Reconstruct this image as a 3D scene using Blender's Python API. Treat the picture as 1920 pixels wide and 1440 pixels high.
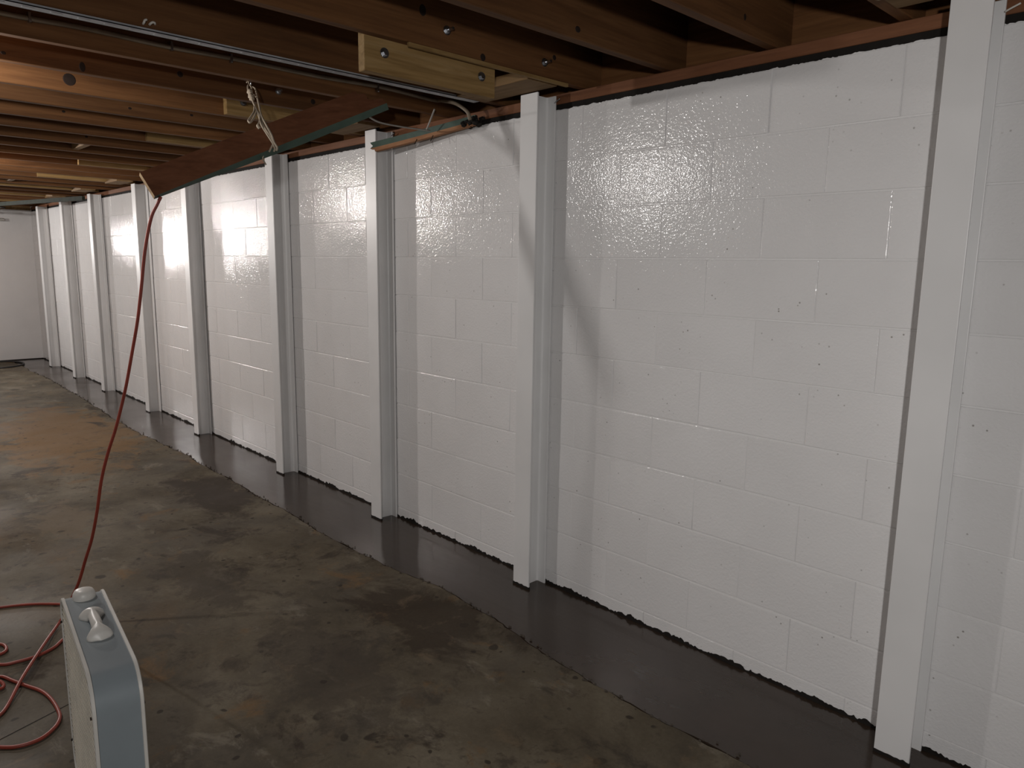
import bpy, bmesh, math, random
from mathutils import Vector, Matrix, noise
random.seed(7)
S = bpy.context.scene
for o in list(bpy.data.objects): bpy.data.objects.remove(o)
COL = S.collection

# ------------------------------------------------------------------ camera, world, lights, exposure
cam_d = bpy.data.cameras.new('camera'); cam = bpy.data.objects.new('camera', cam_d); COL.objects.link(cam)
r_ = Vector((0.68622, 0.72726, 0.01428)); u_ = Vector((-0.12669, 0.10016, 0.98687)); f_ = Vector((-0.71628, 0.67902, -0.16087))
M = Matrix((r_, u_, -f_)).transposed().to_4x4(); M.translation = (0, -2.333, 1.4505)
cam.matrix_world = M
cam_d.sensor_width = 36; cam_d.lens = 25.784; cam_d.clip_start = 0.02
S.camera = cam
w = bpy.data.worlds.new('world'); S.world = w; w.use_nodes = True
w.node_tree.nodes['Background'].inputs[0].default_value = (0.5, 0.5, 0.55, 1)
w.node_tree.nodes['Background'].inputs[1].default_value = 0.0
S.view_settings.view_transform = 'Standard'; S.view_settings.look = 'None'
S.view_settings.gamma = 1; S.view_settings.use_curve_mapping = False
S.view_settings.exposure = 0.0

BULBS = [(-3.325, -2.15, 2.055, 38, (1, .955, .92)),
         (-6.571, -2.03, 2.055, 98, (1, .935, .89)), (-9.835, -2.03, 2.055, 54, (1, .935, .89))]
for i, (x, y, z, e, c) in enumerate(BULBS):
    nm = ('bulb_near_offscreen', 'bulb_middle_offscreen', 'bulb_far_offscreen')[i]      # ceiling bulbs mirrored in the gloss paint
    l = bpy.data.lights.new(nm, 'POINT'); l.energy = e; l.color = c; l.shadow_soft_size = 0.033
    o = bpy.data.objects.new(nm, l); o.location = (x, y, z); COL.objects.link(o)
# work lamp standing behind the camera
l = bpy.data.lights.new('lamp_behind_camera_offscreen', 'AREA'); l.shape = 'DISK'; l.size = .10; l.energy = 17.8; l.color = (1, .975, .955); l.spread = math.radians(125)
o = bpy.data.objects.new('lamp_behind_camera_offscreen', l); o.location = (.66, -3.05, 1.55); COL.objects.link(o)
o.rotation_euler = (Vector((.66, -3.05, 1.55))-Vector((-1.45, 0, .90))).to_track_quat('Z', 'Y').to_euler()
# work lamp that stands outside the frame at the far end of the room
l = bpy.data.lights.new('work_lamp_far_end_offscreen', 'AREA'); l.shape = 'RECTANGLE'; l.size = 0.3; l.size_y = 0.2; l.energy = 44; l.color = (1, .97, .95)
o = bpy.data.objects.new('work_lamp_far_end_offscreen', l); o.location = (-11.9, -1.75, 1.72); COL.objects.link(o)
o.rotation_euler = Vector((-1, -.12, 0.0)).to_track_quat('Z', 'Y').to_euler()

# ------------------------------------------------------------------ helpers
def link(o, parent=None):
    COL.objects.link(o)
    if parent is not None: o.parent = parent
    return o
def mesh_obj(name, verts, faces, mat, parent=None, smooth=False, loc=None):
    me = bpy.data.meshes.new(name); me.from_pydata([tuple(v) for v in verts], [], faces); me.update()
    bm = bmesh.new(); bm.from_mesh(me); bmesh.ops.recalc_face_normals(bm, faces=bm.faces); bm.to_mesh(me); bm.free()
    if mat: me.materials.append(mat)
    if smooth:
        for p in me.polygons: p.use_smooth = True
    o = bpy.data.objects.new(name, me)
    if loc: o.location = loc
    return link(o, parent)
def bm_obj(name, bm, mat, parent=None, smooth=False, loc=None, mats=None):
    me = bpy.data.meshes.new(name); bmesh.ops.recalc_face_normals(bm, faces=bm.faces); bm.to_mesh(me); bm.free()
    for m in (mats or [mat]): me.materials.append(m)
    if smooth:
        for p in me.polygons: p.use_smooth = True
    o = bpy.data.objects.new(name, me)
    if loc: o.location = loc
    return link(o, parent)
def inst(name, me, parent, loc, rot=None, scale=None):
    o = bpy.data.objects.new(name, me); o.location = loc
    if rot: o.rotation_euler = rot
    if scale: o.scale = scale
    return link(o, parent)
def box_bm(x0, x1, y0, y1, z0, z1, bev=0, seg=1, bm=None):
    nb = bmesh.new()
    vs = [nb.verts.new((x, y, z)) for x in (x0, x1) for y in (y0, y1) for z in (z0, z1)]
    for f in ((0,1,3,2),(4,6,7,5),(0,4,5,1),(2,3,7,6),(0,2,6,4),(1,5,7,3)): nb.faces.new([vs[i] for i in f])
    if bev: bmesh.ops.bevel(nb, geom=nb.edges[:], offset=bev, segments=seg, affect='EDGES', profile=.5)
    if bm is None: return nb
    me = bpy.data.meshes.new('t'); nb.to_mesh(me); nb.free(); bm.from_mesh(me); bpy.data.meshes.remove(me); return bm
def box(name, x0, x1, y0, y1, z0, z1, mat, parent=None, bev=0, seg=1):
    return bm_obj(name, box_bm(x0, x1, y0, y1, z0, z1, bev, seg), mat, parent)
def lbox(name, x0, x1, y0, y1, z0, z1, mat, parent=None, bev=0):
    """box with its own origin at the centre (so grain textures differ per piece)"""
    c = ((x0+x1)/2, (y0+y1)/2, (z0+z1)/2); a = ((x1-x0)/2, (y1-y0)/2, (z1-z0)/2)
    o = bm_obj(name, box_bm(-a[0], a[0], -a[1], a[1], -a[2], a[2], bev), mat, parent); o.location = c; return o
def catmull(P, n=8):
    P = [Vector(p) for p in P]; Q = [P[0]*2-P[1]] + P + [P[-1]*2-P[-2]]; out = []
    for i in range(1, len(Q)-2):
        a, b, c, d = Q[i-1:i+3]
        for k in range(n):
            t = k/n
            out.append(.5*((2*b)+(c-a)*t+(2*a-5*b+4*c-d)*t*t+(3*b-a-3*c+d)*t**3))
    out.append(P[-1]); return out
def tube_bm(P, r, seg=8, n=8, bm=None, smooth_path=True):
    pts = catmull(P, n) if smooth_path else [Vector(p) for p in P]
    bm = bm or bmesh.new(); rings = []; up = Vector((.13, .27, .95)).normalized()
    t0 = (pts[1]-pts[0]).normalized(); nrm = up.cross(t0).normalized()
    for i, p in enumerate(pts):
        t = (pts[min(i+1, len(pts)-1)]-pts[max(i-1, 0)]).normalized()
        nrm = (nrm - t*nrm.dot(t)).normalized(); b = t.cross(nrm)
        rr = r(i/(len(pts)-1)) if callable(r) else r
        rings.append([bm.verts.new(p+(nrm*math.cos(2*math.pi*k/seg)+b*math.sin(2*math.pi*k/seg))*rr) for k in range(seg)])
    for a, b in zip(rings, rings[1:]):
        for k in range(seg): bm.faces.new((a[k], a[(k+1) % seg], b[(k+1) % seg], b[k]))
    bm.faces.new(rings[0][::-1]); bm.faces.new(rings[-1]); return bm
def tag(o, label=None, cat=None, group=None, kind=None):
    if label: o['label'] = label
    if cat: o['category'] = cat
    if group: o['group'] = group
    if kind: o['kind'] = kind
    return o
def empty(name, loc=(0,0,0), rz=0):
    o = bpy.data.objects.new(name, None); o.location = loc; o.rotation_euler = (0, 0, rz); o.empty_display_size = .1
    COL.objects.link(o); return o

# ------------------------------------------------------------------ materials
class NT:
    def __init__(s, name, rough=.5, spec=.5, metal=0):
        s.m = bpy.data.materials.new(name); s.m.use_nodes = True; s.t = s.m.node_tree; s.n = s.t.nodes; s.l = s.t.links
        s.b = s.n['Principled BSDF']; s.b.inputs['Roughness'].default_value = rough
        s.b.inputs['Specular IOR Level'].default_value = spec; s.b.inputs['Metallic'].default_value = metal
    def node(s, t, **kw):
        n = s.n.new(t)
        for k, v in kw.items():
            if k in n.inputs: n.inputs[k].default_value = v
            else: setattr(n, k, v)
        return n
    def coords(s, scale=(1,1,1), kind='Object', rand=0):
        tc = s.node('ShaderNodeTexCoord'); mp = s.node('ShaderNodeMapping'); mp.inputs['Scale'].default_value = scale
        s.l.new(tc.outputs[kind], mp.inputs['Vector'])
        if rand:
            oi = s.node('ShaderNodeObjectInfo'); mu = s.node('ShaderNodeMath', operation='MULTIPLY'); mu.inputs[1].default_value = rand
            s.l.new(oi.outputs['Random'], mu.inputs[0]); cb = s.node('ShaderNodeCombineXYZ')
            for i in range(3): s.l.new(mu.outputs[0], cb.inputs[i])
            s.l.new(cb.outputs[0], mp.inputs['Location'])
        return mp.outputs[0]
    def noise(s, vec, scale, detail=4, rough=.55, dist=0):
        n = s.node('ShaderNodeTexNoise'); n.inputs['Scale'].default_value = scale; n.inputs['Detail'].default_value = detail
        n.inputs['Roughness'].default_value = rough; n.inputs['Distortion'].default_value = dist; s.l.new(vec, n.inputs['Vector']); return n.outputs['Fac']
    def ramp(s, fac, stops, interp='LINEAR'):
        r = s.node('ShaderNodeValToRGB'); r.color_ramp.interpolation = interp; e = r.color_ramp.elements
        while len(e) < len(stops): e.new(.5)
        for q, (p, c) in zip(e, stops): q.position = p; q.color = (*c, 1) if len(c) == 3 else c
        s.l.new(fac, r.inputs[0]); return r.outputs[0]
    def mix(s, fac, a, b, mode='MIX'):
        m = s.node('ShaderNodeMix', data_type='RGBA', blend_type=mode)
        for sock, v in ((m.inputs[0], fac), (m.inputs[6], a), (m.inputs[7], b)):
            if hasattr(v, 'node'): s.l.new(v, sock)
            elif isinstance(v, (int, float)): sock.default_value = v
            else: sock.default_value = (*v, 1)
        return m.outputs[2]
    def bump(s, h, strength, dist, prev=None):
        b = s.node('ShaderNodeBump'); b.inputs['Strength'].default_value = strength; b.inputs['Distance'].default_value = dist
        s.l.new(h, b.inputs['Height'])
        if prev: s.l.new(prev, b.inputs['Normal'])
        return b.outputs[0]
    def col(s, c):
        if hasattr(c, 'node'): s.l.new(c, s.b.inputs['Base Color'])
        else: s.b.inputs['Base Color'].default_value = (*c, 1)
    def nrm(s, n): s.l.new(n, s.b.inputs['Normal'])
    def rgh(s, r): s.l.new(r, s.b.inputs['Roughness'])
def g(v): return (v, v, v)

def mat_wall(pits=True):
    k = NT('white_gloss_masonry_paint', .10, .40); v = k.coords(kind='Object', rand=40)
    base = k.ramp(k.noise(v, 3, 3), [(.3, (.742, .732, .728)), (.7, (.785, .775, .771))])
    if pits:
        vo = k.node('ShaderNodeTexVoronoi'); vo.inputs['Scale'].default_value = 34; k.l.new(v, vo.inputs['Vector'])
        pit = k.ramp(vo.outputs['Distance'], [(.06, g(1)), (.13, g(0))])
        msk = k.ramp(k.noise(v, 9, 3), [(.53, g(0)), (.64, g(1))])
        pf = k.mix(1, pit, msk, 'MULTIPLY'); base = k.mix(pf, base, (.30, .28, .26))
    k.col(base)
    n1 = k.noise(v, 110, 2, .5); n2 = k.noise(v, 45, 3, .6); n3 = k.noise(v, 9, 2)
    b = k.bump(n3, .25, .006); b = k.bump(n2, .22, .003, b); b = k.bump(n1, .68, .0020, b)
    if pits: b = k.bump(k.mix(1, pf, (-1, -1, -1), 'MULTIPLY'), .6, .002, b)
    k.nrm(b); return k.m
WALL = mat_wall(); WALLP = mat_wall(False)
def mat_steel():
    k = NT('white_enamel_steel', .36, .45); v = k.coords(rand=20)
    k.col(k.ramp(k.noise(v, 2.5, 3), [(.3, (.70, .695, .69)), (.7, (.78, .775, .77))]))
    k.nrm(k.bump(k.noise(v, 120, 2), .10, .001, k.bump(k.noise(v, 18, 2), .15, .002))); return k.m
STEEL = mat_steel()
def mat_wood(name, dark, mid, light, rough=.75, along='y', vary=.35, dist=.6):
    k = NT(name, rough, .25)
    sc = {'y': (16, .9, 16), 'x': (.9, 16, 16), 'z': (16, 16, .9)}[along]
    v = k.coords(sc, rand=60)
    gr = k.noise(v, 1.6, 6, .6, dist); fine = k.noise(k.coords(tuple(q*5 for q in sc), rand=60), 1.5, 3)
    c = k.ramp(gr, [(.25, dark), (.5, mid), (.75, light)])
    c = k.mix(.35, c, k.ramp(fine, [(.3, g(.45)), (.7, g(1))]), 'MULTIPLY')
    oi = k.node('ShaderNodeObjectInfo')
    c = k.mix(1, c, k.ramp(oi.outputs['Random'], [(0, g(1-vary)), (1, g(1))]), 'MULTIPLY')
    k.col(c); k.nrm(k.bump(fine, .25, .001)); return k.m
JOIST = mat_wood('old_fir_joist_wood', (.098, .041, .014), (.162, .070, .024), (.225, .106, .040))
SILL = mat_wood('reddish_sill_wood', (.14, .056, .026), (.20, .082, .038), (.25, .11, .055), along='x', vary=.1)
PINE = mat_wood('pale_pine_wood', (.20, .112, .036), (.33, .205, .078), (.41, .275, .125), along='y', vary=.2, dist=1.6)
PINEX = mat_wood('pale_pine_wood_crosswise', (.18, .105, .04), (.26, .155, .066), (.33, .21, .10), along='x', vary=.2)
SUBFLOOR = mat_wood('subfloor_wood', (.098, .041, .014), (.162, .070, .024), (.225, .106, .040), along='x', vary=.35)
BOARD = mat_wood('reddish_brown_trim_wood', (.135, .052, .024), (.19, .076, .037), (.245, .104, .053), along='y', vary=.05)
RAW = mat_wood('raw_broken_wood', (.26, .11, .05), (.36, .17, .08), (.46, .25, .13), along='x', vary=.05)
def simple(name, c, rough=.5, spec=.5, metal=0, bumps=None, var=0):
    k = NT(name, rough, spec, metal); v = k.coords()
    if var: k.col(k.ramp(k.noise(v, 14, 4), [(.3, tuple(q*(1-var) for q in c)), (.7, c)]))
    else: k.col(c)
    if bumps: k.nrm(k.bump(k.noise(v, bumps[0], 3), bumps[1], bumps[2]))
    return k.m
GREEN = simple('dull_green_paint', (.060, .105, .080), .6, .4, var=.35)
DGREEN = simple('dirty_dark_green_paint', (.030, .036, .026), .8, .2, var=.4)
GALV = simple('galvanised_metal', (.42, .43, .45), .5, .5, .2, (60, .3, .001), .3)
BOLT = simple('zinc_plated_bolt', (.45, .46, .48), .3, .5, 1)
KNOT = simple('dark_knot', (.022, .012, .008), .7, .3, var=.5)
CABLE = simple('tan_cable_sheath', (.26, .205, .145), .6, .4, var=.3)
CORD = simple('red_orange_cord_rubber', (.30, .048, .028), .45, .5, var=.25)
ROPE = simple('natural_fibre_rope', (.52, .44, .34), .9, .2, 0, (300, .5, .002), .3)
WIRE = simple('grey_wire', (.30, .28, .25), .5, .5)
STAPLE = simple('white_staple_plastic', (.65, .62, .56), .5)
DARK = simple('dark_grime', (.018, .015, .013), .9, .2, 0, (60, .6, .004), .4)
PORC = simple('white_porcelain', (.75, .74, .72), .25)
PVC = simple('white_pvc', (.75, .73, .68), .35)
COPPER = simple('dark_pipe_bore', (.18, .075, .03), .5)
BLACK = simple('black_rubber', (.02, .02, .021), .5)
FANBLUE = simple('blue_grey_enamel', (.235, .27, .29), .28, .5, 0, None, .06)
FANWHITE = simple('off_white_plastic', (.62, .60, .56), .4, .5, 0, None, .12)
FANGRILLE = simple('dusty_cream_plastic', (.50, .46, .38), .5, .4, 0, None, .25)
FANDARK = simple('grey_fan_blade_plastic', (.16, .155, .145), .5)

def mat_floor():
    k = NT('old_stained_concrete', .7, .22); v = k.coords(kind='Object')
    c = k.ramp(k.noise(v, 2.2, 8, .66, .3), [(.30, (.060, .047, .031)), (.44, (.104, .084, .055)), (.56, (.142, .117, .080)), (.70, (.195, .166, .120))])
    st = k.ramp(k.noise(v, 5.0, 8, .72, .4), [(.36, g(.7)), (.46, g(0))])
    c = k.mix(st, c, (.048, .036, .026))
    grey = k.ramp(k.noise(k.coords((1, 1, 1)), 1.3, 6, .65, .6), [(.50, g(0)), (.62, g(.55))])
    c = k.mix(grey, c, (.092, .078, .060))
    rust = k.ramp(k.noise(k.coords((.7, 1.3, 1)), 1.1, 7, .7, .9), [(.57, g(0)), (.72, g(.5))])
    c = k.mix(rust, c, (.145, .088, .040))
    pale = k.ramp(k.noise(k.coords((1.0, 1.8, 1)), 3.2, 8, .74, .4), [(.58, g(0)), (.66, g(.6))])
    c = k.mix(pale, c, (.225, .195, .150))
    def blot(cx, cy, rx, ry, colr, amt, sc=4):
        mp = k.node('ShaderNodeMapping', vector_type='POINT'); mp.inputs['Location'].default_value = (-cx/rx, -cy/ry, 0); mp.inputs['Scale'].default_value = (1/rx, 1/ry, 0)
        k.l.new(v, mp.inputs['Vector']); gr = k.node('ShaderNodeTexGradient', gradient_type='SPHERICAL'); k.l.new(mp.outputs[0], gr.inputs[0])
        nz = k.ramp(k.noise(v, sc, 6, .7, .5), [(.3, g(0)), (.7, g(1))]); f = k.ramp(k.mix(.5, gr.outputs['Fac'], nz), [(.36, g(0)), (.50, g(amt))])
        return k.mix(f, c, colr)
    c = blot(-6.9, -.95, 1.9, .75, (.185, .108, .046), .8)
    c = blot(-2.28, -.60, .60, .30, (.050, .035, .021), .9, 3); c = blot(-4.5, -.62, .8, .30, (.048, .035, .024), .9, 3)
    c = blot(-4.6, -1.45, .5, .22, (.17, .125, .078), .7, 7); c = blot(-3.3, -1.15, .6, .22, (.055, .043, .030), .6, 9); c = blot(-2.2, -1.1, .7, .30, (.055, .043, .032), .5, 9)
    wn = k.node('ShaderNodeTexNoise'); wn.inputs['Scale'].default_value = 9; wn.inputs['Detail'].default_value = 3; k.l.new(v, wn.inputs['Vector'])
    wv = k.mix(.06, v, wn.outputs['Color'])
    for (sc, r0, r1, m0) in ((6.0, .10, .13, .50), (13.0, .10, .14, .47), (3.2, .07, .09, .52)):
        vo = k.node('ShaderNodeTexVoronoi'); vo.inputs['Scale'].default_value = sc; k.l.new(wv, vo.inputs['Vector'])
        sp = k.ramp(vo.outputs['Distance'], [(r0, g(1)), (r1, g(0))]); ms = k.ramp(k.noise(k.coords((1, 1, 1)), 1.1+sc*.1, 3), [(m0, g(0)), (m0+.05, g(.85))])
        spf = k.mix(1, sp, ms, 'MULTIPLY'); c = k.mix(spf, c, (.034, .025, .017))
    c = k.mix(.5, c, k.ramp(k.noise(v, 70, 5, .75), [(.25, g(.5)), (.75, g(1.0))]), 'MULTIPLY')
    k.col(c)
    k.rgh(k.ramp(k.noise(v, 1.4, 4), [(.35, g(.55)), (.65, g(.85))]))
    k.nrm(k.bump(k.noise(v, 60, 4), .2, .002, k.bump(k.noise(v, 5, 3), .2, .006))); return k.m
FLOOR = mat_floor()
def mat_fresh():
    k = NT('fresh_wet_concrete', .3, .5); v = k.coords(kind='Object')
    k.col(k.ramp(k.noise(v, 2.2, 5, .6), [(.3, (.034, .023, .016)), (.7, (.054, .038, .028))]))
    k.rgh(k.ramp(k.noise(v, 1.8, 3), [(.35, g(.12)), (.65, g(.26))]))
    k.nrm(k.bump(k.noise(v, 90, 3), .08, .001, k.bump(k.noise(k.coords((1, 4, 1)), 5, 3), .12, .006))); return k.m
FRESH = mat_fresh()

CRUMB = simple('dry_grout_crumb', (.075, .062, .05), .95, .1)
# ------------------------------------------------------------------ the setting
XF = -12.40; XN = 2.6; YB = -5.6; H = 2.0895; JB = 2.155; SUB = 2.39; CO = .2032
def edge_y(x):
    K = [(-12.4,-.40),(-10,-.38),(-8.65,-.41),(-7,-.46),(-6.2,-.445),(-5.6,-.42),(-5.06,-.435),(-4.35,-.445),(-3.71,-.462),(-3.24,-.468),(-2.86,-.455),(-2.48,-.40),(-2.1,-.415),(-1.7,-.47),(-1.55,-.49),(-1.2,-.476),(-.9,-.458),(2.6,-.45)]
    for (a, b), (c, d) in zip(K, K[1:]):
        if a <= x <= c: e = b+(d-b)*(x-a)/(c-a); break
    else: e = -.45
    return e + .022*noise.noise(Vector((x*3.1, 1.7, 0))) + .010*noise.noise(Vector((x*11, 4.2, 0))) + .005*noise.noise(Vector((x*34, 9, 0)))
xs = [XF + i*.03 for i in range(int((XN-XF)/.03)+1)]
# old slab, its broken edge along the trench
V = []; F = []
for x in xs:
    e = edge_y(x); j = .004*noise.noise(Vector((x*25, 0, 3)))
    V += [(x, YB, 0), (x, e-.25, 0), (x, e-.012+j, 0.0), (x, e+j, 0), (x, e+.0005+j, -.05)]
for i in range(len(xs)-1):
    for k in range(4): F.append((i*5+k, (i+1)*5+k, (i+1)*5+k+1, i*5+k+1))
floor = tag(mesh_obj('floor', V, F, FLOOR), kind='structure')
# fresh concrete infill between slab and wall
V = []; F = []; NR = 9
for x in xs:
    e = edge_y(x); gp = .005+.012*max(0, noise.noise(Vector((x*7, 3, 8)))+.15)
    V.append((x, e+gp, -.05))
    for k in range(NR):
        t = k/(NR-1); y = (e+gp)*(1-t)+.03*t
        z = -.001 + .0025*noise.noise(Vector((x*1.6, y*6, 2)))
        if k == 0: z -= .0015
        V.append((x, y, z))
m = NR+1
for i in range(len(xs)-1):
    for k in range(NR): F.append((i*m+k, (i+1)*m+k, (i+1)*m+k+1, i*m+k+1))
fresh = mesh_obj('fresh_concrete_strip', V, F, FRESH, floor, smooth=True); fresh.modifiers.new('edge', 'EDGE_SPLIT').split_angle = math.radians(30); fresh['label'] = 'dark wet fresh concrete strip along the wall'
mesh_obj('trench_bottom', [(XF,-.7,-.05),(XN,-.7,-.05),(XN,.05,-.05),(XF,.05,-.05)], [(0,1,2,3)], DARK, floor)
# crumbs of grout along the seam
bm = bmesh.new()
for i in range(420):
    x = random.uniform(-11, -.3); y = edge_y(x)+random.gauss(.004, .010); s = random.uniform(.002, .006)
    r = bmesh.ops.create_icosphere(bm, subdivisions=1, radius=s, matrix=Matrix.Translation((x, y, s*.4)) @ Matrix.Diagonal((1.4, 1, .7, 1)))
tag(bm_obj('grout_crumbs', bm, CRUMB, floor), kind='stuff')
# hairline saw joint in the old slab
mesh_obj('slab_crack', [(-2.62,-1.80,.0008),(-2.6165,-1.80,.0008),(-2.45,-2.30,.0008),(-2.4535,-2.30,.0008)], [(0,1,2,3)], DARK, floor)

# block wall
wall = tag(box('wall_right', XF-.2, XN+.2, .0026, .20, -.05, H-.002, WALLP), kind='structure')
bme = box_bm(-.2026, .2026, -.006, .05, -.0990, .0990)
fe = [e for e in bme.edges if all(abs(v.co.y+.006) < 1e-5 for v in e.verts)]
bmesh.ops.bevel(bme, geom=fe, offset=.0026, segments=2, affect='EDGES', profile=.5)
me_block = bpy.data.meshes.new('block'); bmesh.ops.recalc_face_normals(bme, faces=bme.faces); bme.to_mesh(me_block); bme.free(); me_block.materials.append(WALL)
for p in me_block.polygons: p.use_smooth = False
X0 = -2.0665
rest = bmesh.new()
for c in range(11):
    off = 0 if c % 2 == 0 else .2032
    zc = H-CO*(c+.5)
    hs = 1.0
    if c == 10: z1 = H-CO*10; zc = (z1-.05)/2; hs = (z1+.05-.005)/.1972
    i0 = math.ceil((XF-X0-off)/.4064)
    for i in range(i0-1, int((XN-X0-off)/.4064)+1):
        xc = X0+off+(i+.5)*.4064
        if xc > XN+.1 or xc < XF-.19: continue
        yo = .006+random.uniform(-.0006, .0006); rot = (random.gauss(0, .0055), 0, random.gauss(0, .0035))
        if -9.3 < xc < .35 and c < 10 or (c == 10 and -6 < xc < .35):
            inst('block', me_block, wall, (xc, yo, zc), rot, (1, 1, hs))
        else:
            bt = bmesh.new(); bt.from_mesh(me_block)
            bmesh.ops.transform(bt, matrix=Matrix.Translation((xc, yo, zc)) @ Matrix.Rotation(rot[0], 4, 'X') @ Matrix.Diagonal((1, 1, hs, 1)), verts=bt.verts)
            tm = bpy.data.meshes.new('t'); bt.to_mesh(tm); bt.free(); rest.from_mesh(tm); bpy.data.meshes.remove(tm)
tag(bm_obj('remaining_blocks', rest, WALL, wall), kind='stuff')
# ragged unpainted line where paint stops above the fresh concrete, and along the wall top
def ragged(name, x0, x1, y, zb, hfun, mat, parent, th=.004, step=.006):
    V = []; F = []; n = int((x1-x0)/step)
    for i in range(n+1):
        x = x0+(x1-x0)*i/n; h = hfun(x)
        V += [(x, y, zb), (x, y, zb+h), (x, y+th, zb+h), (x, y+th, zb)]
    for i in range(n):
        a, b = i*4, i*4+4
        F += [(a, b, b+1, a+1), (a+1, b+1, b+2, a+2), (a+3, a+2, b+2, b+3)]
    return mesh_obj(name, V, F, mat, parent)
ragged('unpainted_edge', XF, XN, -.0035, -.004, lambda x: max(.002, .015+.013*noise.noise(Vector((x*9, 0, 0)))+.011*noise.noise(Vector((x*38, 3, 0)))+.007*noise.noise(Vector((x*120, 5, 0)))), DARK, wall, .006)
ragged('unpainted_top_edge', XF, XN, .004, H-.006, lambda x: .006+.004*noise.noise(Vector((x*30, 0, 0)))+.003*noise.noise(Vector((x*110, 3, 0))), WALLP, wall, .03)
sill = tag(box('trim_1', XF, XN, .006, .145, H+.024, JB-.002, SILL, None, .002), kind='structure')
box('mortar_bed', XF, XN, .012, .14, H-.002, H+.024, DARK, sill)
box('rim_board', XF, XN, .105, .145, JB-.002, SUB, SUBFLOOR, sill)
wf = tag(box('wall_far', XF-.2, XF, YB, .2, -.05, JB+.03, WALLP), kind='structure')
ragged_far = box('unpainted_edge', XF-.002, XF+.004, YB, -.002, -.004, .012, DARK, wf)
box('top_plate', XF-.16, XF+.004, YB, .0, JB-.05, JB+.02, PINEX, wf)
tag(box('wall_left', XF-.2, XN+.2, YB-.2, YB, -.05, SUB, WALLP), kind='structure')
tag(box('wall_near', XN, XN+.2, YB, .2, -.05, SUB, WALLP), kind='structure')

# ceiling: subfloor, joists and the bracing timbers
ceil = tag(box('ceiling', XF-.2, XN+.2, YB-.2, .2, SUB, SUB+.03, SUBFLOOR), kind='structure')
JX = {4: -2.553, 5: -2.945, 6: -3.334, 7: -3.740, 8: -4.112, 9: -4.518, 10: -4.908, 11: -5.322, 12: -5.736, 13: -6.148, 14: -6.545, 15: -6.988}
def jx(k): return JX.get(k, -.859-.4077*k)
joists = {}
jm = None
for k in range(-8, 29):
    x = jx(k)
    if x > XN or x < XF+.03: continue
    if jm is None:
        a = ((.105-YB)/2); bmj = box_bm(-.019, .019, -a, a, JB-JB, SUB-JB, .0025); jm = bpy.data.meshes.new('joist')
        bmesh.ops.recalc_face_normals(bmj, faces=bmj.faces); bmj.to_mesh(jm); bmj.free(); jm.materials.append(JOIST)
    joists[k] = inst('joist', jm, ceil, (x, (.105+YB)/2, JB))
# bolts, holes, knots on joists (sub-parts)
def bolt_mesh():
    bm = bmesh.new()
    bmesh.ops.create_cone(bm, cap_ends=True, segments=20, radius1=.016, radius2=.016, depth=.003, matrix=Matrix.Translation((.0015, 0, 0)) @ Matrix.Rotation(math.pi/2, 4, 'Y'))
    bmesh.ops.create_cone(bm, cap_ends=True, segments=6, radius1=.0095, radius2=.0095, depth=.009, matrix=Matrix.Translation((.0075, 0, 0)) @ Matrix.Rotation(math.pi/2, 4, 'Y'))
    me = bpy.data.meshes.new('bolt'); bm.to_mesh(me); bm.free(); me.materials.append(BOLT); return me
def stud_mesh():
    bm = bmesh.new()
    bmesh.ops.create_cone(bm, cap_ends=True, segments=20, radius1=.015, radius2=.015, depth=.003, matrix=Matrix.Translation((.0015, 0, 0)) @ Matrix.Rotation(math.pi/2, 4, 'Y'))
    bmesh.ops.create_cone(bm, cap_ends=True, segments=6, radius1=.010, radius2=.010, depth=.010, matrix=Matrix.Translation((.008, 0, 0)) @ Matrix.Rotation(math.pi/2, 4, 'Y'))
    bmesh.ops.create_cone(bm, cap_ends=True, segments=12, radius1=.005, radius2=.005, depth=.024, matrix=Matrix.Translation((.024, 0, 0)) @ Matrix.Rotation(math.pi/2, 4, 'Y'))
    me = bpy.data.meshes.new('bolt'); bm.to_mesh(me); bm.free(); me.materials.append(BOLT); return me
def knot_mesh(r=.02):
    bm = bmesh.new()
    bmesh.ops.create_cone(bm, cap_ends=True, segments=16, radius1=r, radius2=r*.8, depth=.0012, matrix=Matrix.Rotation(math.pi/2, 4, 'Y'))
    me = bpy.data.meshes.new('knot'); bm.to_mesh(me); bm.free(); me.materials.append(KNOT); return me
MB, MS, MK, MKB = bolt_mesh(), stud_mesh(), knot_mesh(.013), knot_mesh(.027)
YC = (.105+YB)/2
def on_joist(name, me, k, y, z, rot=None, dx=0, sc=None): return inst(name, me, joists[k], (.0192+dx, y-YC, z-JB), rot, sc)
on_joist('bolt', MS, 3, -.703, 2.222); on_joist('bolt', MS, 3, -.233, 2.208)
on_joist('knot', MK, 3, -.802, 2.263, sc=(1, 1.1, 1.5)); on_joist('knot', MK, 3, -.541, 2.168); on_joist('knot', MK, 3, -.178, 2.236, sc=(1, .8, .8))
on_joist('knot', MK, 2, -.50, 2.185, sc=(1, 1, .8)); on_joist('knot', MK, 1, -.20, 2.20, sc=(1, .6, .8))
on_joist('knot', MK, 6, -1.496, 2.178, sc=(1, .9, 1.5)); on_joist('knot', MK, 6, -1.13, 2.216); on_joist('bolt', MS, 6, -.694, 2.218); on_joist('knot', MK, 6, -.52, 2.20)
on_joist('knot', MKB, 7, -1.447, 2.206); on_joist('bolt', MS, 10, -.573, 2.25)
for (k, y, z) in ((8, -1.1, 2.19), (9, -1.3, 2.2), (11, -1.0, 2.2), (13, -1.1, 2.21), (6, -1.75, 2.18), (8, -.8, 2.2)): on_joist('knot', MK, k, y, z, sc=(1, .7, .5))
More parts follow.
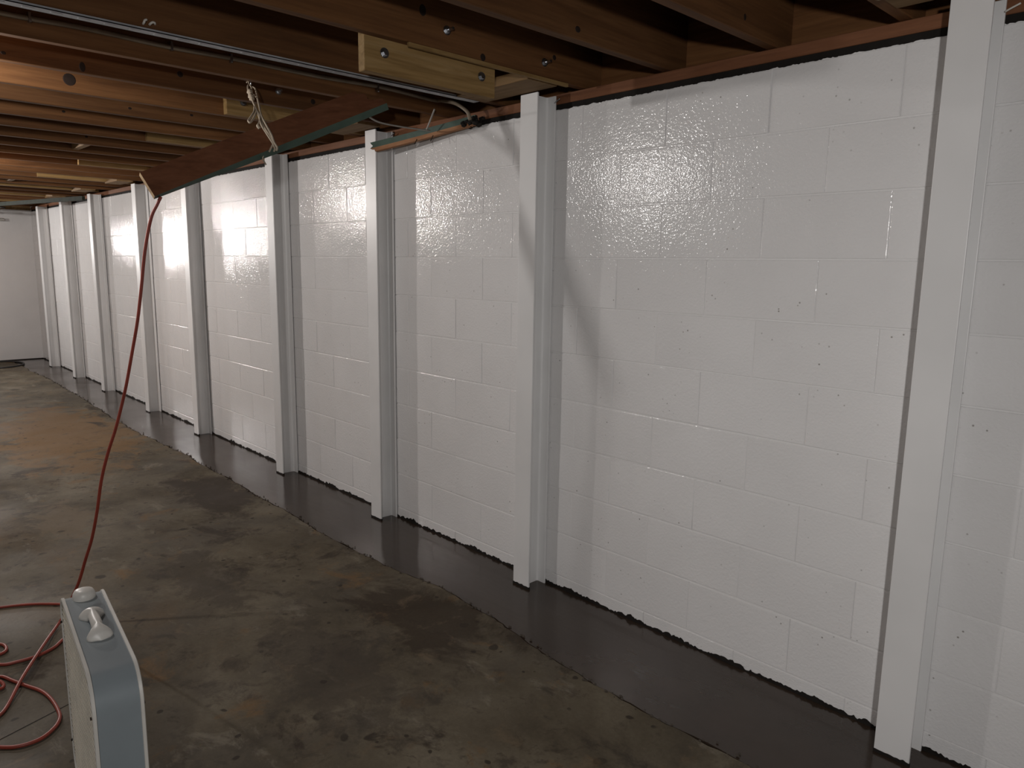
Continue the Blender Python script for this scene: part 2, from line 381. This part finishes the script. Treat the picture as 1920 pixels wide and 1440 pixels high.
def staple(k, y, z, a):
    bm = tube_bm([(0, -.008, 0), (.010, -.006, .002), (.012, 0, .004), (.010, .006, .002), (0, .009, 0)], .0035, 6, 4)
    bm_obj('cable_staple', bm, STAPLE, joists[k], True, (.0192, y-YC, z-JB)).rotation_euler = (a, 0, 0)
staple(4, -1.511, 2.170, .9); staple(4, -1.49, 2.168, .3); staple(2, -1.02, 2.163, .2)
# sister blocks and cross blocks at the column heads
COLX = [-.7066, -2.3097, -3.5032, -4.7071, -6.2325, -7.4747, -8.9681, -10.2022, -11.4551]
def sister(k, y0, y1, z0, z1, side=1, mat=PINE, bolts=()):
    x0 = jx(k)+side*.0195; x1 = x0+side*.038
    b = lbox('brace_block', min(x0, x1), max(x0, x1), y0, y1, z0, z1, mat, ceil, .002)
    for (y, z) in bolts: inst('bolt', MB, b, (.0192, y-(y0+y1)/2, z-(z0+z1)/2))
    return b
sister(3, -1.0, -.448, 2.050, 2.225, -1, PINE, ((-.927, 2.114), (-.515, 2.114)))
sister(7, -.784, .0, JB+.001, JB+.14, 1, PINE, ((-.70, 2.22),))
sister(10, -.785, .0, JB+.001, JB+.14); sister(14, -.77, .0, JB+.001, JB+.14)
sister(17, -.80, .0, JB+.001, JB+.14); sister(20, -1.02, .0, JB+.001, JB+.14); sister(23, -1.05, .0, JB+.001, JB+.14); sister(26, -1.0, .0, JB+.001, JB+.14)
def cross(k, y0, y1, z0, z1, mat=PINEX):      # spans the bay between joist k and k+1
    return lbox('cross_block', jx(k+1)+.0195, jx(k)-.0195, y0, y1, z0, z1, mat, ceil, .002)
for k in (6, 9, 13, 16, 19, 22, 25): cross(k, -.255, -.118, JB-.012, JB+.026)
cross(3, -.28, -.118, JB-.008, JB+.03); cross(-1, -.26, -.118, JB-.004, JB+.034)
cross(11, -.99, -.95, JB+.01, JB+.2); cross(18, -.90, -.86, JB+.01, JB+.2)
# lampholders over each bulb
for (x, y, z, e, c) in BULBS:
    bm = bmesh.new()
    bmesh.ops.create_cone(bm, cap_ends=True, segments=28, radius1=.032, radius2=.056, depth=.028, matrix=Matrix.Translation((0, 0, -.014)))
    bmesh.ops.create_cone(bm, cap_ends=True, segments=20, radius1=.020, radius2=.022, depth=.03, matrix=Matrix.Translation((0, 0, -.043)))
    bm_obj('lampholder', bm, PORC, ceil, False, (x, y, JB))
# thin lath along the lower edge of joist 3
b = lbox('lath', jx(3)+.012, jx(3)+.024, -.86, -.10, JB-.014, JB-.001, PINE, ceil, .001)
# rough plaster crumb on the block over the near column
bm = bmesh.new(); bmesh.ops.create_icosphere(bm, subdivisions=3, radius=.045)
for v in bm.verts: v.co *= 1+.35*noise.noise(v.co*40); v.co.z *= .35
bm_obj('foam_blob', bm, simple('dried_foam', (.40, .33, .20), .9), ceil, True, (-.80, -.27, JB-.004))

# ------------------------------------------------------------------ steel wall braces
ORD = ['ninth', 'eighth', 'seventh', 'sixth', 'fifth', 'fourth', 'third', 'second', 'first']
EXTRA = ['thick painted I-beam', 'I-beam', 'I-beam', 'I-beam', 'I-beam', 'I-beam', 'I-beam', 'I-beam', 'I-beam']
LAB = ['white steel I-beam wall brace, ninth from the far corner, bent nail at its head',
       'white steel I-beam wall brace, eighth from the far corner, below the bolted pale block',
       'white steel I-beam wall brace touched by the splintered green strip at its head',
       'white steel I-beam wall brace, sixth from the far corner, behind the roped board',
       'white steel I-beam wall brace, fifth from the far corner',
       'white steel I-beam wall brace, fourth from the far corner, behind the hanging red cord',
       'white steel I-beam wall brace, third from the far corner',
       'white steel I-beam wall brace, second from the far corner',
       'white steel I-beam wall brace nearest the far corner']
TOPS = [2.147, 2.144, 2.140, 2.138, 2.135, 2.13, 2.125, 2.115, 2.11]
yF, yBk, FT = -.118, -.006, .0085
for i, xl in enumerate(COLX):
    zt = TOPS[i]; top_y = 0
    root = empty('steel_wall_brace', (xl+.05, (yF+yBk)/2, 0)); ly = (yBk-yF)/2
    tag(root, LAB[i], 'steel column', 'white steel wall braces')
    def plate(name, x0, x1, y0, y1, bev):
        bm = box_bm(x0, x1, y0, y1, -.012, zt, bev, 2)
        return bm_obj(name, bm, STEEL, root)
    plate('front_flange', -.05, .05, -ly, -ly+FT, .002)
    plate('back_flange', -.05, .05, ly-FT, ly, .002)
    # web with rolled fillets into both flanges
    pr = []; R = .010; n = 4; yw0, yw1 = -ly+FT-.001, ly-FT+.001
    for s in range(n+1):
        a = math.pi/2*s/n; pr.append((.0035+R*(1-math.sin(a)), yw0+R*(1-math.cos(a))))
    for s in range(n+1):
        a = math.pi/2*(1-s/n); pr.append((.0035+R*(1-math.sin(a)), yw1-R*(1-math.cos(a))))
    poly = pr+[(-x, y) for x, y in reversed(pr)]
    V = [(x, y, z) for z in (-.012, zt-.001) for x, y in poly]; N = len(poly)
    F = [(j, (j+1) % N, N+(j+1) % N, N+j) for j in range(N)] + [tuple(range(N))[::-1], tuple(range(N, 2*N))]
    mesh_obj('web', V, F, STEEL, root)
    # ragged grout line at the foot
    V = []; F = []; nn = 26; off = .0012
    loop = [(-.05-off+.1*(j/12)+(2*off*j/12), -ly-off) for j in range(13)] + [(.05+off, -ly-off+.0105*j/3) for j in range(1, 4)]
    for (x, y) in loop:
        h = .010+.006*noise.noise(Vector((x*70+i*9, y*70, 0)))
        V += [(x, y, -.006), (x, y, h)]
    for j in range(len(loop)-1): F.append((j*2, j*2+2, j*2+3, j*2+1))
    fo = mesh_obj('grout_line', V, F, DARK, root)
    if i in (0, 1, 2):
        bmn = tube_bm([(0, 0, 0), (.012, -.004, .004), (.035, -.006, .012)], .0025, 6, 3)
        bm_obj('bent_nail', bmn, BOLT if i else STAPLE, root, True, (.05, ly-.012, H+.025))

# ------------------------------------------------------------------ hanging broken board, rope, cords
E1, E2 = Vector((-2.863, -1.452, 1.754)), Vector((-2.816, -1.422, 1.671))     # upper / lower corner of the sawn end
S1, S2 = Vector((-2.792, -.598, 2.160)), Vector((-2.740, -.560, 2.085))
def broken_plank(name, E1, E2, S1, S2, th, away, mats, nl=30, nw=8, jag=.05, seed=1, bow=0.0, skew=.06, twist=None, split=None):
    """plank whose far end is splintered: front face mats[0], other faces mats[1], broken end mats[2]"""
    bm = bmesh.new(); rnd = random.Random(seed); A = []; B = []
    ln = ((S1+S2)/2-(E1+E2)/2).normalized(); wd = (E2-E1).normalized(); nn = ln.cross(wd).normalized()
    if nn.dot(away) < 0: nn = -nn
    cut = [rnd.uniform(-jag, jag)*.5+.5*jag*noise.noise(Vector((j*1.9, seed, 0)))+skew*(j/nw) for j in range(nw+1)]
    for i in range(nl+1):
        t = i/nl; ra = []; rb = []
        for j in range(nw+1):
            s = j/nw; p = E1.lerp(E2, s).lerp(S1.lerp(S2, s), t)
            if i == nl: p = p+ln*cut[j]
            if i == nl-1: p = p+ln*(cut[j]-.012 if cut[j] < 0 else 0)
            p = p+nn*bow*4*t*(1-t)
            n2 = nn if twist is None else (away*(1-abs(twist(t)))+wd*twist(t)).normalized(); n2 = (n2-ln*n2.dot(ln)).normalized()
            ra.append(bm.verts.new(p)); rb.append(bm.verts.new(p+n2*th+(ln*rnd.uniform(-.012, .012) if i == nl else Vector())))
        A.append(ra); B.append(rb)
    def q(m, *v):
        f = bm.faces.new(v); f.material_index = m
    for i in range(nl):
        for j in range(nw):
            q(2 if split is not None and j >= split else 0, A[i][j], A[i][j+1], A[i+1][j+1], A[i+1][j]); q(1, B[i][j], B[i+1][j], B[i+1][j+1], B[i][j+1])
        q(1, A[i][0], A[i+1][0], B[i+1][0], B[i][0]); q(1, A[i][nw], B[i][nw], B[i+1][nw], A[i+1][nw])
    for j in range(nw):
        q(2, A[nl][j], A[nl][j+1], B[nl][j+1], B[nl][j]); q(3, A[0][j], B[0][j], B[0][j+1], A[0][j+1])
    return bm_obj(name, bm, None, None, False, None, mats)
hb = broken_plank('hanging_board', E1, E2, S1, S2, .032, Vector((-.80, .55, .16)).normalized(), [BOARD, GREEN, RAW, PINE], seed=4, bow=-.004, twist=lambda t: .16+.30*min(1, t*1.6))
tag(hb, 'reddish brown trim board with green edges hanging tilted in a rope', 'board')
# screw tips and a knot on the board
ax = (S1-E1).normalized()
for (t, s, rr, mt, nm) in ((.33, .55, .011, KNOT, 'knot'), (.16, .8, .006, KNOT, 'knot'), (.60, .75, .004, KNOT, 'knot'), (.88, .42, .004, BOLT, 'screw_tip'), (.86, .02, .003, BOLT, 'screw_tip'), (.70, .03, .003, BOLT, 'screw_tip')):
    p = E1.lerp(E2, s).lerp(S1.lerp(S2, s), t); bm = bmesh.new(); bmesh.ops.create_icosphere(bm, subdivisions=2, radius=rr)
    nz = ax.cross((E2-E1).normalized()).normalized(); nz = nz if nz.dot(Vector((1, -.3, -.2))) > 0 else -nz
    for v in bm.verts: v.co -= nz*v.co.dot(nz)*.8
    bm_obj(nm, bm, mt, hb, True, p)
p2 = broken_plank('splintered_strip', Vector((-2.690, -.040, 2.128)), Vector((-2.690, -.047, 2.083)), Vector((-3.405, -.150, 2.066)), Vector((-3.405, -.128, 2.024)), .016, Vector((0, 1, -.1)), [GREEN, RAW, RAW, DARK], nl=26, nw=5, jag=.03, seed=9, bow=0.004, skew=.0, split=3)
tag(p2, 'splintered green painted timber strip along the wall top', 'timber strip')
bm = bmesh.new()
for k in range(36):   # torn fibres at its fixed end
    x = -2.72+random.uniform(-.05, .06); s = random.uniform(.006, .015)
    bmesh.ops.create_icosphere(bm, subdivisions=1, radius=s, matrix=Matrix.Translation((x, -.035+random.uniform(-.02, .02), 2.092+random.uniform(-.012, .02))) @ Matrix.Diagonal((1.6, 1, .8, 1)))
tag(bm_obj('torn_fibres', bm, DARK, p2), kind='stuff')
for x in (-3.08, -2.95):
    bm_obj('nail', tube_bm([(x, -.085, 2.06), (x+.006, -.105, 2.03)], .0018, 6, 2), DARK, p2)

# rope
rp = empty('rope', (-3.285, -.85, 2.225)); tag(rp, 'pale rope looped from a joist hook around the hanging board', 'rope')
def rel(P, o): return [tuple(Vector(p)-Vector(o)) for p in P]
RO = (-3.285, -.85, 2.225)
RA = [(-3.182, -0.889, 2.175), (-3.062, -0.934, 2.105), (-2.974, -0.961, 2.057), (-2.881, -0.992, 2.007), (-2.813, -1.017, 1.968), (-2.796, -1.007, 1.938), (-2.776, -0.994, 1.903), (-2.766, -0.989, 1.88), (-2.766, -0.992, 1.866)]
RB = [(-3.197, -0.869, 2.19), (-3.166, -0.872, 2.175), (-3.075, -0.907, 2.121), (-2.985, -0.942, 2.069), (-2.895, -0.977, 2.019), (-2.8, -1.004, 1.968), (-2.781, -0.993, 1.931), (-2.771, -0.988, 1.903), (-2.76, -0.982, 1.883), (-2.76, -0.985, 1.869)]
RC = [(-3.054, -0.935, 2.101), (-2.966, -0.962, 2.053), (-2.877, -0.988, 2.007), (-2.805, -1.01, 1.961), (-2.787, -0.998, 1.93), (-2.772, -0.99, 1.9), (-2.774, -0.995, 1.888), (-2.779, -1.006, 1.865)]
RL = [(-2.998, -0.956, 2.069), (-2.947, -0.983, 2.038), (-2.899, -1.022, 2.003), (-2.878, -1.039, 1.988), (-2.854, -1.044, 1.977), (-2.873, -1.024, 1.992), (-2.929, -0.983, 2.03), (-2.966, -0.962, 2.053)]
RT = [(-3.118, -0.901, 2.142), (-3.039, -0.919, 2.101), (-2.93, -0.964, 2.038), (-2.847, -1.007, 1.989), (-2.822, -1.027, 1.965), (-2.815, -1.023, 1.953)]
RT2 = [(-2.792, -1.023, 1.852), (-2.793, -1.026, 1.839), (-2.785, -1.022, 1.824), (-2.781, -1.019, 1.816)]
RH = [(-3.258, -0.868, 2.218), (-3.259, -0.86, 2.226), (-3.237, -0.866, 2.209), (-3.198, -0.875, 2.188), (-3.159, -0.895, 2.163), (-3.167, -0.903, 2.162), (-3.222, -0.88, 2.196), (-3.234, -0.867, 2.207)]
RK = [(-3.156, -0.901, 2.158), (-3.131, -0.91, 2.144), (-3.106, -0.919, 2.129), (-3.081, -0.928, 2.115)]
for (nm, P, r) in (('strand', RA, .0038), ('strand', RB, .0038), ('strand', RC, .0038), ('loop', RL, .0038), ('tail', RT, lambda t: .0031 if t < .8 else .006), ('tail', RT2, .003), ('loop', RH, .0034)):
    bm_obj(nm, tube_bm(rel(P, RO), r, 7, 6), ROPE, rp, True)
for j, P in enumerate(RK):
    bm = bmesh.new(); bmesh.ops.create_icosphere(bm, subdivisions=2, radius=.0105 if j % 2 else .0125)
    for v in bm.verts: v.co += v.co.normalized()*.002*math.sin(v.co.z*700+v.co.x*500)
    bm_obj('knot', bm, ROPE, rp, True, tuple(Vector(P)-Vector(RO)))
bm = tube_bm(rel([(-3.316, -.85, 2.238), (-3.268, -.85, 2.242), (-3.256, -.85, 2.230), (-3.258, -.85, 2.214), (-3.27, -.85, 2.21)], RO), .003, 8, 5)
bm_obj('hook', bm, BOLT, rp, True)

# extension cord: hangs from the board, then loops over the floor
HANG = [(-2.835, -1.395, 1.672), (-2.838, -1.408, 1.645), (-2.852, -1.428, 1.594), (-2.878, -1.447, 1.481), (-2.901, -1.461, 1.346), (-2.921, -1.475, 1.228), (-2.946, -1.494, 1.108), (-2.977, -1.518, .965), (-3.013, -1.549, .82), (-3.044, -1.577, .714), (-3.07, -1.6, .606), (-3.092, -1.619, .476), (-3.115, -1.639, .365), (-3.139, -1.662, .276), (-3.163, -1.685, .185), (-3.187, -1.709, .117), (-3.205, -1.730, .055)]
z0 = .0065
FL = [(-3.20, -1.765, .012), (-3.049, -1.842, z0+.011), (-2.845, -1.945, z0+.012), (-2.714, -2.009, z0), (-2.66, -2.045, z0), (-2.60, -2.12, z0), (-2.62, -2.22, z0), (-2.72, -2.24, z0), (-2.84, -2.16, z0), (-2.90, -2.04, z0), (-2.928, -1.997, z0), (-2.866, -1.968, z0), (-2.802, -1.941, z0), (-2.732, -1.911, z0), (-2.653, -1.897, z0), (-2.562, -1.896, z0), (-2.513, -1.905, z0), (-2.473, -1.93, z0), (-2.444, -1.971, z0), (-2.447, -2.022, z0), (-2.48, -2.066, z0), (-2.56, -2.15, z0+.012), (-2.70, -2.17, z0+.012), (-2.83, -2.09, z0+.012), (-2.841, -2.003, z0), (-2.90, -2.02, z0+.012), (-3.0, -2.12, z0), (-3.10, -2.06, z0), (-3.103, -1.97, z0), (-3.135, -1.945, z0), (-3.189, -1.957, z0), (-3.20, -2.03, z0), (-3.11, -2.06, z0+.012), (-3.021, -1.983, z0), (-3.002, -1.934, z0), (-3.0, -1.872, z0), (-3.026, -1.815, z0), (-3.064, -1.781, z0), (-3.16, -1.70, z0), (-3.28, -1.66, z0), (-3.36, -1.675, z0), (-3.409, -1.707, z0), (-3.49, -1.798, z0), (-3.543, -1.902, z0), (-3.62, -2.10, z0), (-3.75, -2.35, z0)]
cord = bm_obj('extension_cord', tube_bm(HANG+FL, .0058, 10, 6), CORD, None, True)
tag(cord, 'red extension cord dropping from the board and looping over the floor', 'cord')

# sheathed cable stapled along a joist, strut channel, loose wires
cb = bm_obj('sheathed_cable', tube_bm([(-2.917, -3.2, 2.212), (-2.917, -2.4, 2.216), (-2.917, -1.82, 2.212), (-2.917, -1.58, 2.217), (-2.917, -1.31, 2.212), (-2.917, -1.08, 2.217), (-2.917, -.70, 2.216), (-2.917, -.40, 2.224), (-2.917, -.12, 2.214), (-2.86, -.10, 2.205), (-2.76, -.10, 2.178), (-2.69, -.09, 2.135), (-2.685, -.075, 2.10)], .0085, 8, 6), CABLE, None, True)
tag(cb, 'tan sheathed cable stapled along the side of a dark joist', 'cable')
for y in (-1.74, -1.30, -1.08, -.42):
    bm_obj('staple', box_bm(-2.930, -2.907, y-.004, y+.004, 2.200, 2.232, .001), BOLT, cb)
bm = bmesh.new()
x0, x1, ya, yb, zb = jx(4)-.021, jx(4)+.021, -3.4, -.150, JB-.0085
for (a, b, c, d) in ((x0, x1, zb, zb+.0025), (x0, x0+.0025, zb, JB-.001), (x1-.0025, x1, zb, JB-.001)): box_bm(a, b, ya, yb, c, d, 0, 1, bm)
for i in range(44):
    y = ya+.1+i*.07; box_bm(jx(4)-.006, jx(4)+.006, y, y+.028, zb-.0006, zb, 0, 1, bm)
ch = tag(bm_obj('strut_channel', bm, GALV), 'long galvanised metal channel fixed under a joist', 'metal channel')
wr = bm_obj('loose_wire', tube_bm([(-2.822, -.53, 2.068), (-2.87, -.44, 2.062), (-2.90, -.30, 2.065), (-2.93, -.12, 2.075)], .004, 6, 6), WIRE, None, True)
tag(wr, 'pale wire running from the board end to the green strip', 'wire')
wr2 = bm_obj('loose_wire', tube_bm([(-2.84, -.16, 2.155), (-2.89, -.145, 2.118), (-2.945, -.13, 2.075)], .004, 6, 6), WIRE, None, True)
tag(wr2, 'short grey wire slanting down onto the green strip', 'wire')

# far end: green strip hanging along the wall head, pipe stub, sump rim
gs = empty('green_strip', (-10.6, -.35, 2.1)); tag(gs, 'dark green timber strip sagging below the joists at the far end', 'timber strip')
bm = bmesh.new(); pts = [(-9.05, -.10), (-10.4, -.20), (-11.5, -.40), (-12.3, -.62)]
A = Vector((-9.02, -.125, 2.085)); B = Vector((-12.25, -.75, 2.105)); d = (B-A).normalized(); sd = Vector((-d.y, d.x, 0)).normalized()
V = [p+sd*sx+Vector((0, 0, sz)) for p in (A, B) for sx in (0, .03) for sz in (-.022, .022)]
mesh_obj('strip', [v-Vector((-10.6, -.35, 2.1)) for v in V], [(0,1,3,2),(4,6,7,5),(0,4,5,1),(2,3,7,6),(0,2,6,4),(1,5,7,3)], DGREEN, gs)
for (a, b, c) in (((-11.6, -.62, 2.09), (-11.5, -.68, 2.12), (-11.3, -.55, 2.135)), ((-12.0, -.72, 2.10), (-11.8, -.78, 2.06), (-11.4, -.62, 2.05)), ((-11.9, -.66, 2.12), (-11.7, -.70, 2.11), (-11.2, -.5, 2.06))):
    bm_obj('splinter', tube_bm(rel([a, b, c], (-10.6, -.35, 2.1)), .012, 6, 5), KNOT, gs, True)
pp = bm_obj('pipe_stub', tube_bm([(-12.30, -1.2, 1.962), (-12.30, -.34, 1.962)], .019, 20, 1, None, False), PVC, None, True)
tag(pp, 'white plastic pipe stub in front of the far wall', 'pipe')
bm_obj('bore', tube_bm([(-12.30, -.342, 1.962), (-12.30, -.3385, 1.962)], .0135, 16, 1, None, False), COPPER, pp)
bm = bmesh.new(); pts = [( -11.95+.38*math.cos(a)*1.0, -.66+.33*math.sin(a), .008) for a in [2*math.pi*k/40 for k in range(41)]]
sp = bm_obj('sump_rim', tube_bm(pts, .012, 8, 1, None, False), BLACK, None, True); tag(sp, 'black round rim lying on the floor by the far wall', 'sump rim')

# ------------------------------------------------------------------ box fan
fan = empty('box_fan', (-1.905, -1.915, 0), math.radians(-6.2)); tag(fan, 'box fan with blue-grey metal sides and dusty white grille', 'fan')
FW, FH, FR, FD = .56, .535, .075, .100
def rrect(wd, z0, z1, r, n=8):
    P = []; hw = wd/2
    for (cx, cz, a0) in ((hw-r, z1-r, 0), (-hw+r, z1-r, 90), (-hw+r, z0+r, 180), (hw-r, z0+r, 270)):
        for k in range(n+1):
            a = math.radians(a0+90*k/n); P.append((cx+r*math.cos(a), cz+r*math.sin(a)))
    return P
def ring_loft(name, loops, mat, closed=False, smooth=True):
    """loops: list of (profile points, y)"""
    V = []; F = []; N = len(loops[0][0])
    for P, y in loops: V += [(x, y, z) for x, z in P]
    L = len(loops); rng = range(L if closed else L-1)
    for i in rng:
        for j in range(N): F.append((i*N+j, i*N+(j+1) % N, ((i+1) % L)*N+(j+1) % N, ((i+1) % L)*N+j))
    return mesh_obj(name, V, F, mat, fan, smooth)
zb = .03; hd = FD/2
o1 = rrect(FW-.008, zb+.004, zb+FH-.004, FR-.004); i1 = rrect(FW-.014, zb+.007, zb+FH-.007, FR-.007)
hs = ring_loft('housing', [(o1, -hd+.006), (o1, hd-.006), (i1, hd-.006), (i1, -hd+.006)], FANBLUE, True)
md = hs.modifiers.new('edge', 'EDGE_SPLIT'); md.split_angle = math.radians(40)
def rim(s):
    y = lambda v: s*(hd+v)
    L = [(rrect(FW-.001, zb+.0005, zb+FH-.0005, FR), y(-.007)), (rrect(FW, zb, zb+FH, FR), y(-.001)), (rrect(FW-.004, zb+.002, zb+FH-.002, FR-.002), y(.0005)),
         (rrect(FW-.018, zb+.009, zb+FH-.009, FR-.008), y(.0005)), (rrect(FW-.022, zb+.011, zb+FH-.011, FR-.010), y(-.003)), (rrect(FW-.024, zb+.012, zb+FH-.012, FR-.011), y(-.009))]
    return ring_loft('rim', L, FANWHITE, True)
def inside(x, z, m):
    hw = FW/2-m; z0, z1 = zb+m, zb+FH-m; r = FR-m*.8
    cx = max(abs(x)-(hw-r), 0); cz = max(max(z0+r-z, 0), max(z-(z1-r), 0))
    return abs(x) <= hw and z0 <= z <= z1 and cx*cx+cz*cz <= r*r
def grille(s):
    bm = bmesh.new(); y0 = s*(hd-.003); cz = zb+FH/2
    def halfspan(fn, lim):   # largest extent inside the rim
        t = 0
        while t < lim and fn(t): t += .002
        return t
    k = -.26
    while k <= .2601:
        h = halfspan(lambda t: inside(k, cz+t, .010), .3)
        if h > .01: box_bm(k-.0016, k+.0016, min(y0, y0-s*.006), max(y0, y0-s*.006), cz-h, cz+h, 0, 1, bm)
        k += .0115
    k = -.26
    while k <= .2601:
        h = halfspan(lambda t: inside(t, cz+k, .010), .3)
        if h > .01: box_bm(-h, h, min(y0+s*.001, y0-s*.003), max(y0+s*.001, y0-s*.003), cz+k-.0022, cz+k+.0022, 0, 1, bm)
        k += .0165
    return tag(bm_obj('grille', bm, FANGRILLE, fan), kind='stuff')
for s in (-1, 1):
    rm = rim(s); rm.modifiers.new('edge', 'EDGE_SPLIT').split_angle = math.radians(35); grille(s)
    for (x, z) in ((FW/2-.016, zb+FH-.085), (FW/2-.016, zb+.10), (-FW/2+.016, zb+FH-.085), (-FW/2+.016, zb+.10)):
        bm = bmesh.new(); bmesh.ops.create_cone(bm, cap_ends=True, segments=10, radius1=.0035, radius2=.0035, depth=.003, matrix=Matrix.Translation((x, s*(hd+.002), z)) @ Matrix.Rotation(math.pi/2, 4, 'X'))
        bm_obj('screw', bm, KNOT, rm)
cz = zb+FH/2
bm = bmesh.new(); bmesh.ops.create_cone(bm, cap_ends=True, segments=24, radius1=.05, radius2=.05, depth=.07, matrix=Matrix.Translation((0, 0, cz)) @ Matrix.Rotation(math.pi/2, 4, 'X'))
bm_obj('motor', bm, FANDARK, fan)
for k in range(5):
    V = []; F = []
    for i in range(7):
        t = i/6; rr = .045+t*.185; wd = .05+.07*t
        for sgn in (-1, 1):
            a = 2*math.pi*k/5+sgn*wd/2/rr*.9; V.append((rr*math.cos(a), sgn*.018, cz+rr*math.sin(a))); V.append((rr*math.cos(a), sgn*.018+.002, cz+rr*math.sin(a)))
    for i in range(6):
        a, b = i*4, i*4+4; F += [(a, a+2, b+2, b), (a+1, b+1, b+3, a+3), (a, b, b+1, a+1), (a+2, a+3, b+3, b+2)]
    F += [(0, 1, 3, 2), (24, 26, 27, 25)]
    mesh_obj('blade', V, F, FANDARK, fan, True)
for x in (-.17, .17):
    bm_obj('foot', box_bm(x-.03, x+.03, -.075, .075, 0, .034, .008, 2), FANWHITE, fan)
zt = zb+FH-.004
# saddle handle: narrow raised grip that flares into a half-dome at either end
V = []; F = []; n = 32; mm = 12
for i in range(n+1):
    s = -1+2*i/n; a_ = abs(s)
    if a_ < .5: hw = .0125; top_h = .030; lift = .016*(1-(a_/.5)**3)
    else:
        q = (a_-.5)/.5; hw = (.0125+.0165*min(1, q/.55)**.8) if q < .55 else .029*math.sqrt(max(0, 1-((q-.55)/.4501)**2)); top_h = .030*math.sqrt(max(0, 1-q**2.4))+.0004; lift = 0
    for lay in (0, 1):
        for j in range(mm+1):
            a = math.pi*j/mm; sc = 1-.16*lay
            V.append((s*.082-.004, hw*math.cos(a)*sc, zt+lift+(top_h-lift)*math.sin(a)*sc))
M2 = mm+1
for i in range(n):
    for j in range(mm):
        a = i*2*M2+j; b = (i+1)*2*M2+j
        F += [(a, a+1, b+1, b), (a+M2, b+M2, b+M2+1, a+M2+1)]
    for j in (0, mm):
        a = i*2*M2+j; b = (i+1)*2*M2+j; F.append((a, b, b+M2, a+M2))
hnd = mesh_obj('handle', V, F, FANWHITE, fan, True)
# knob
V = []; F = []; prof = [(.0275, 0), (.0275, .006), (.026, .014), (.022, .021), (.014, .0245), (.0, .0255)]; N = 28
for (r, z) in prof[:-1]:
    V += [(-.20+r*math.cos(2*math.pi*k/N), r*math.sin(2*math.pi*k/N), zt+z) for k in range(N)]
V.append((-.20, 0, zt+prof[-1][1]))
for i in range(len(prof)-2):
    for k in range(N): F.append((i*N+k, i*N+(k+1) % N, (i+1)*N+(k+1) % N, (i+1)*N+k))
l = (len(prof)-2)*N
for k in range(N): F.append((l+k, l+(k+1) % N, len(V)-1))
mesh_obj('knob', V, F, FANWHITE, fan, True)
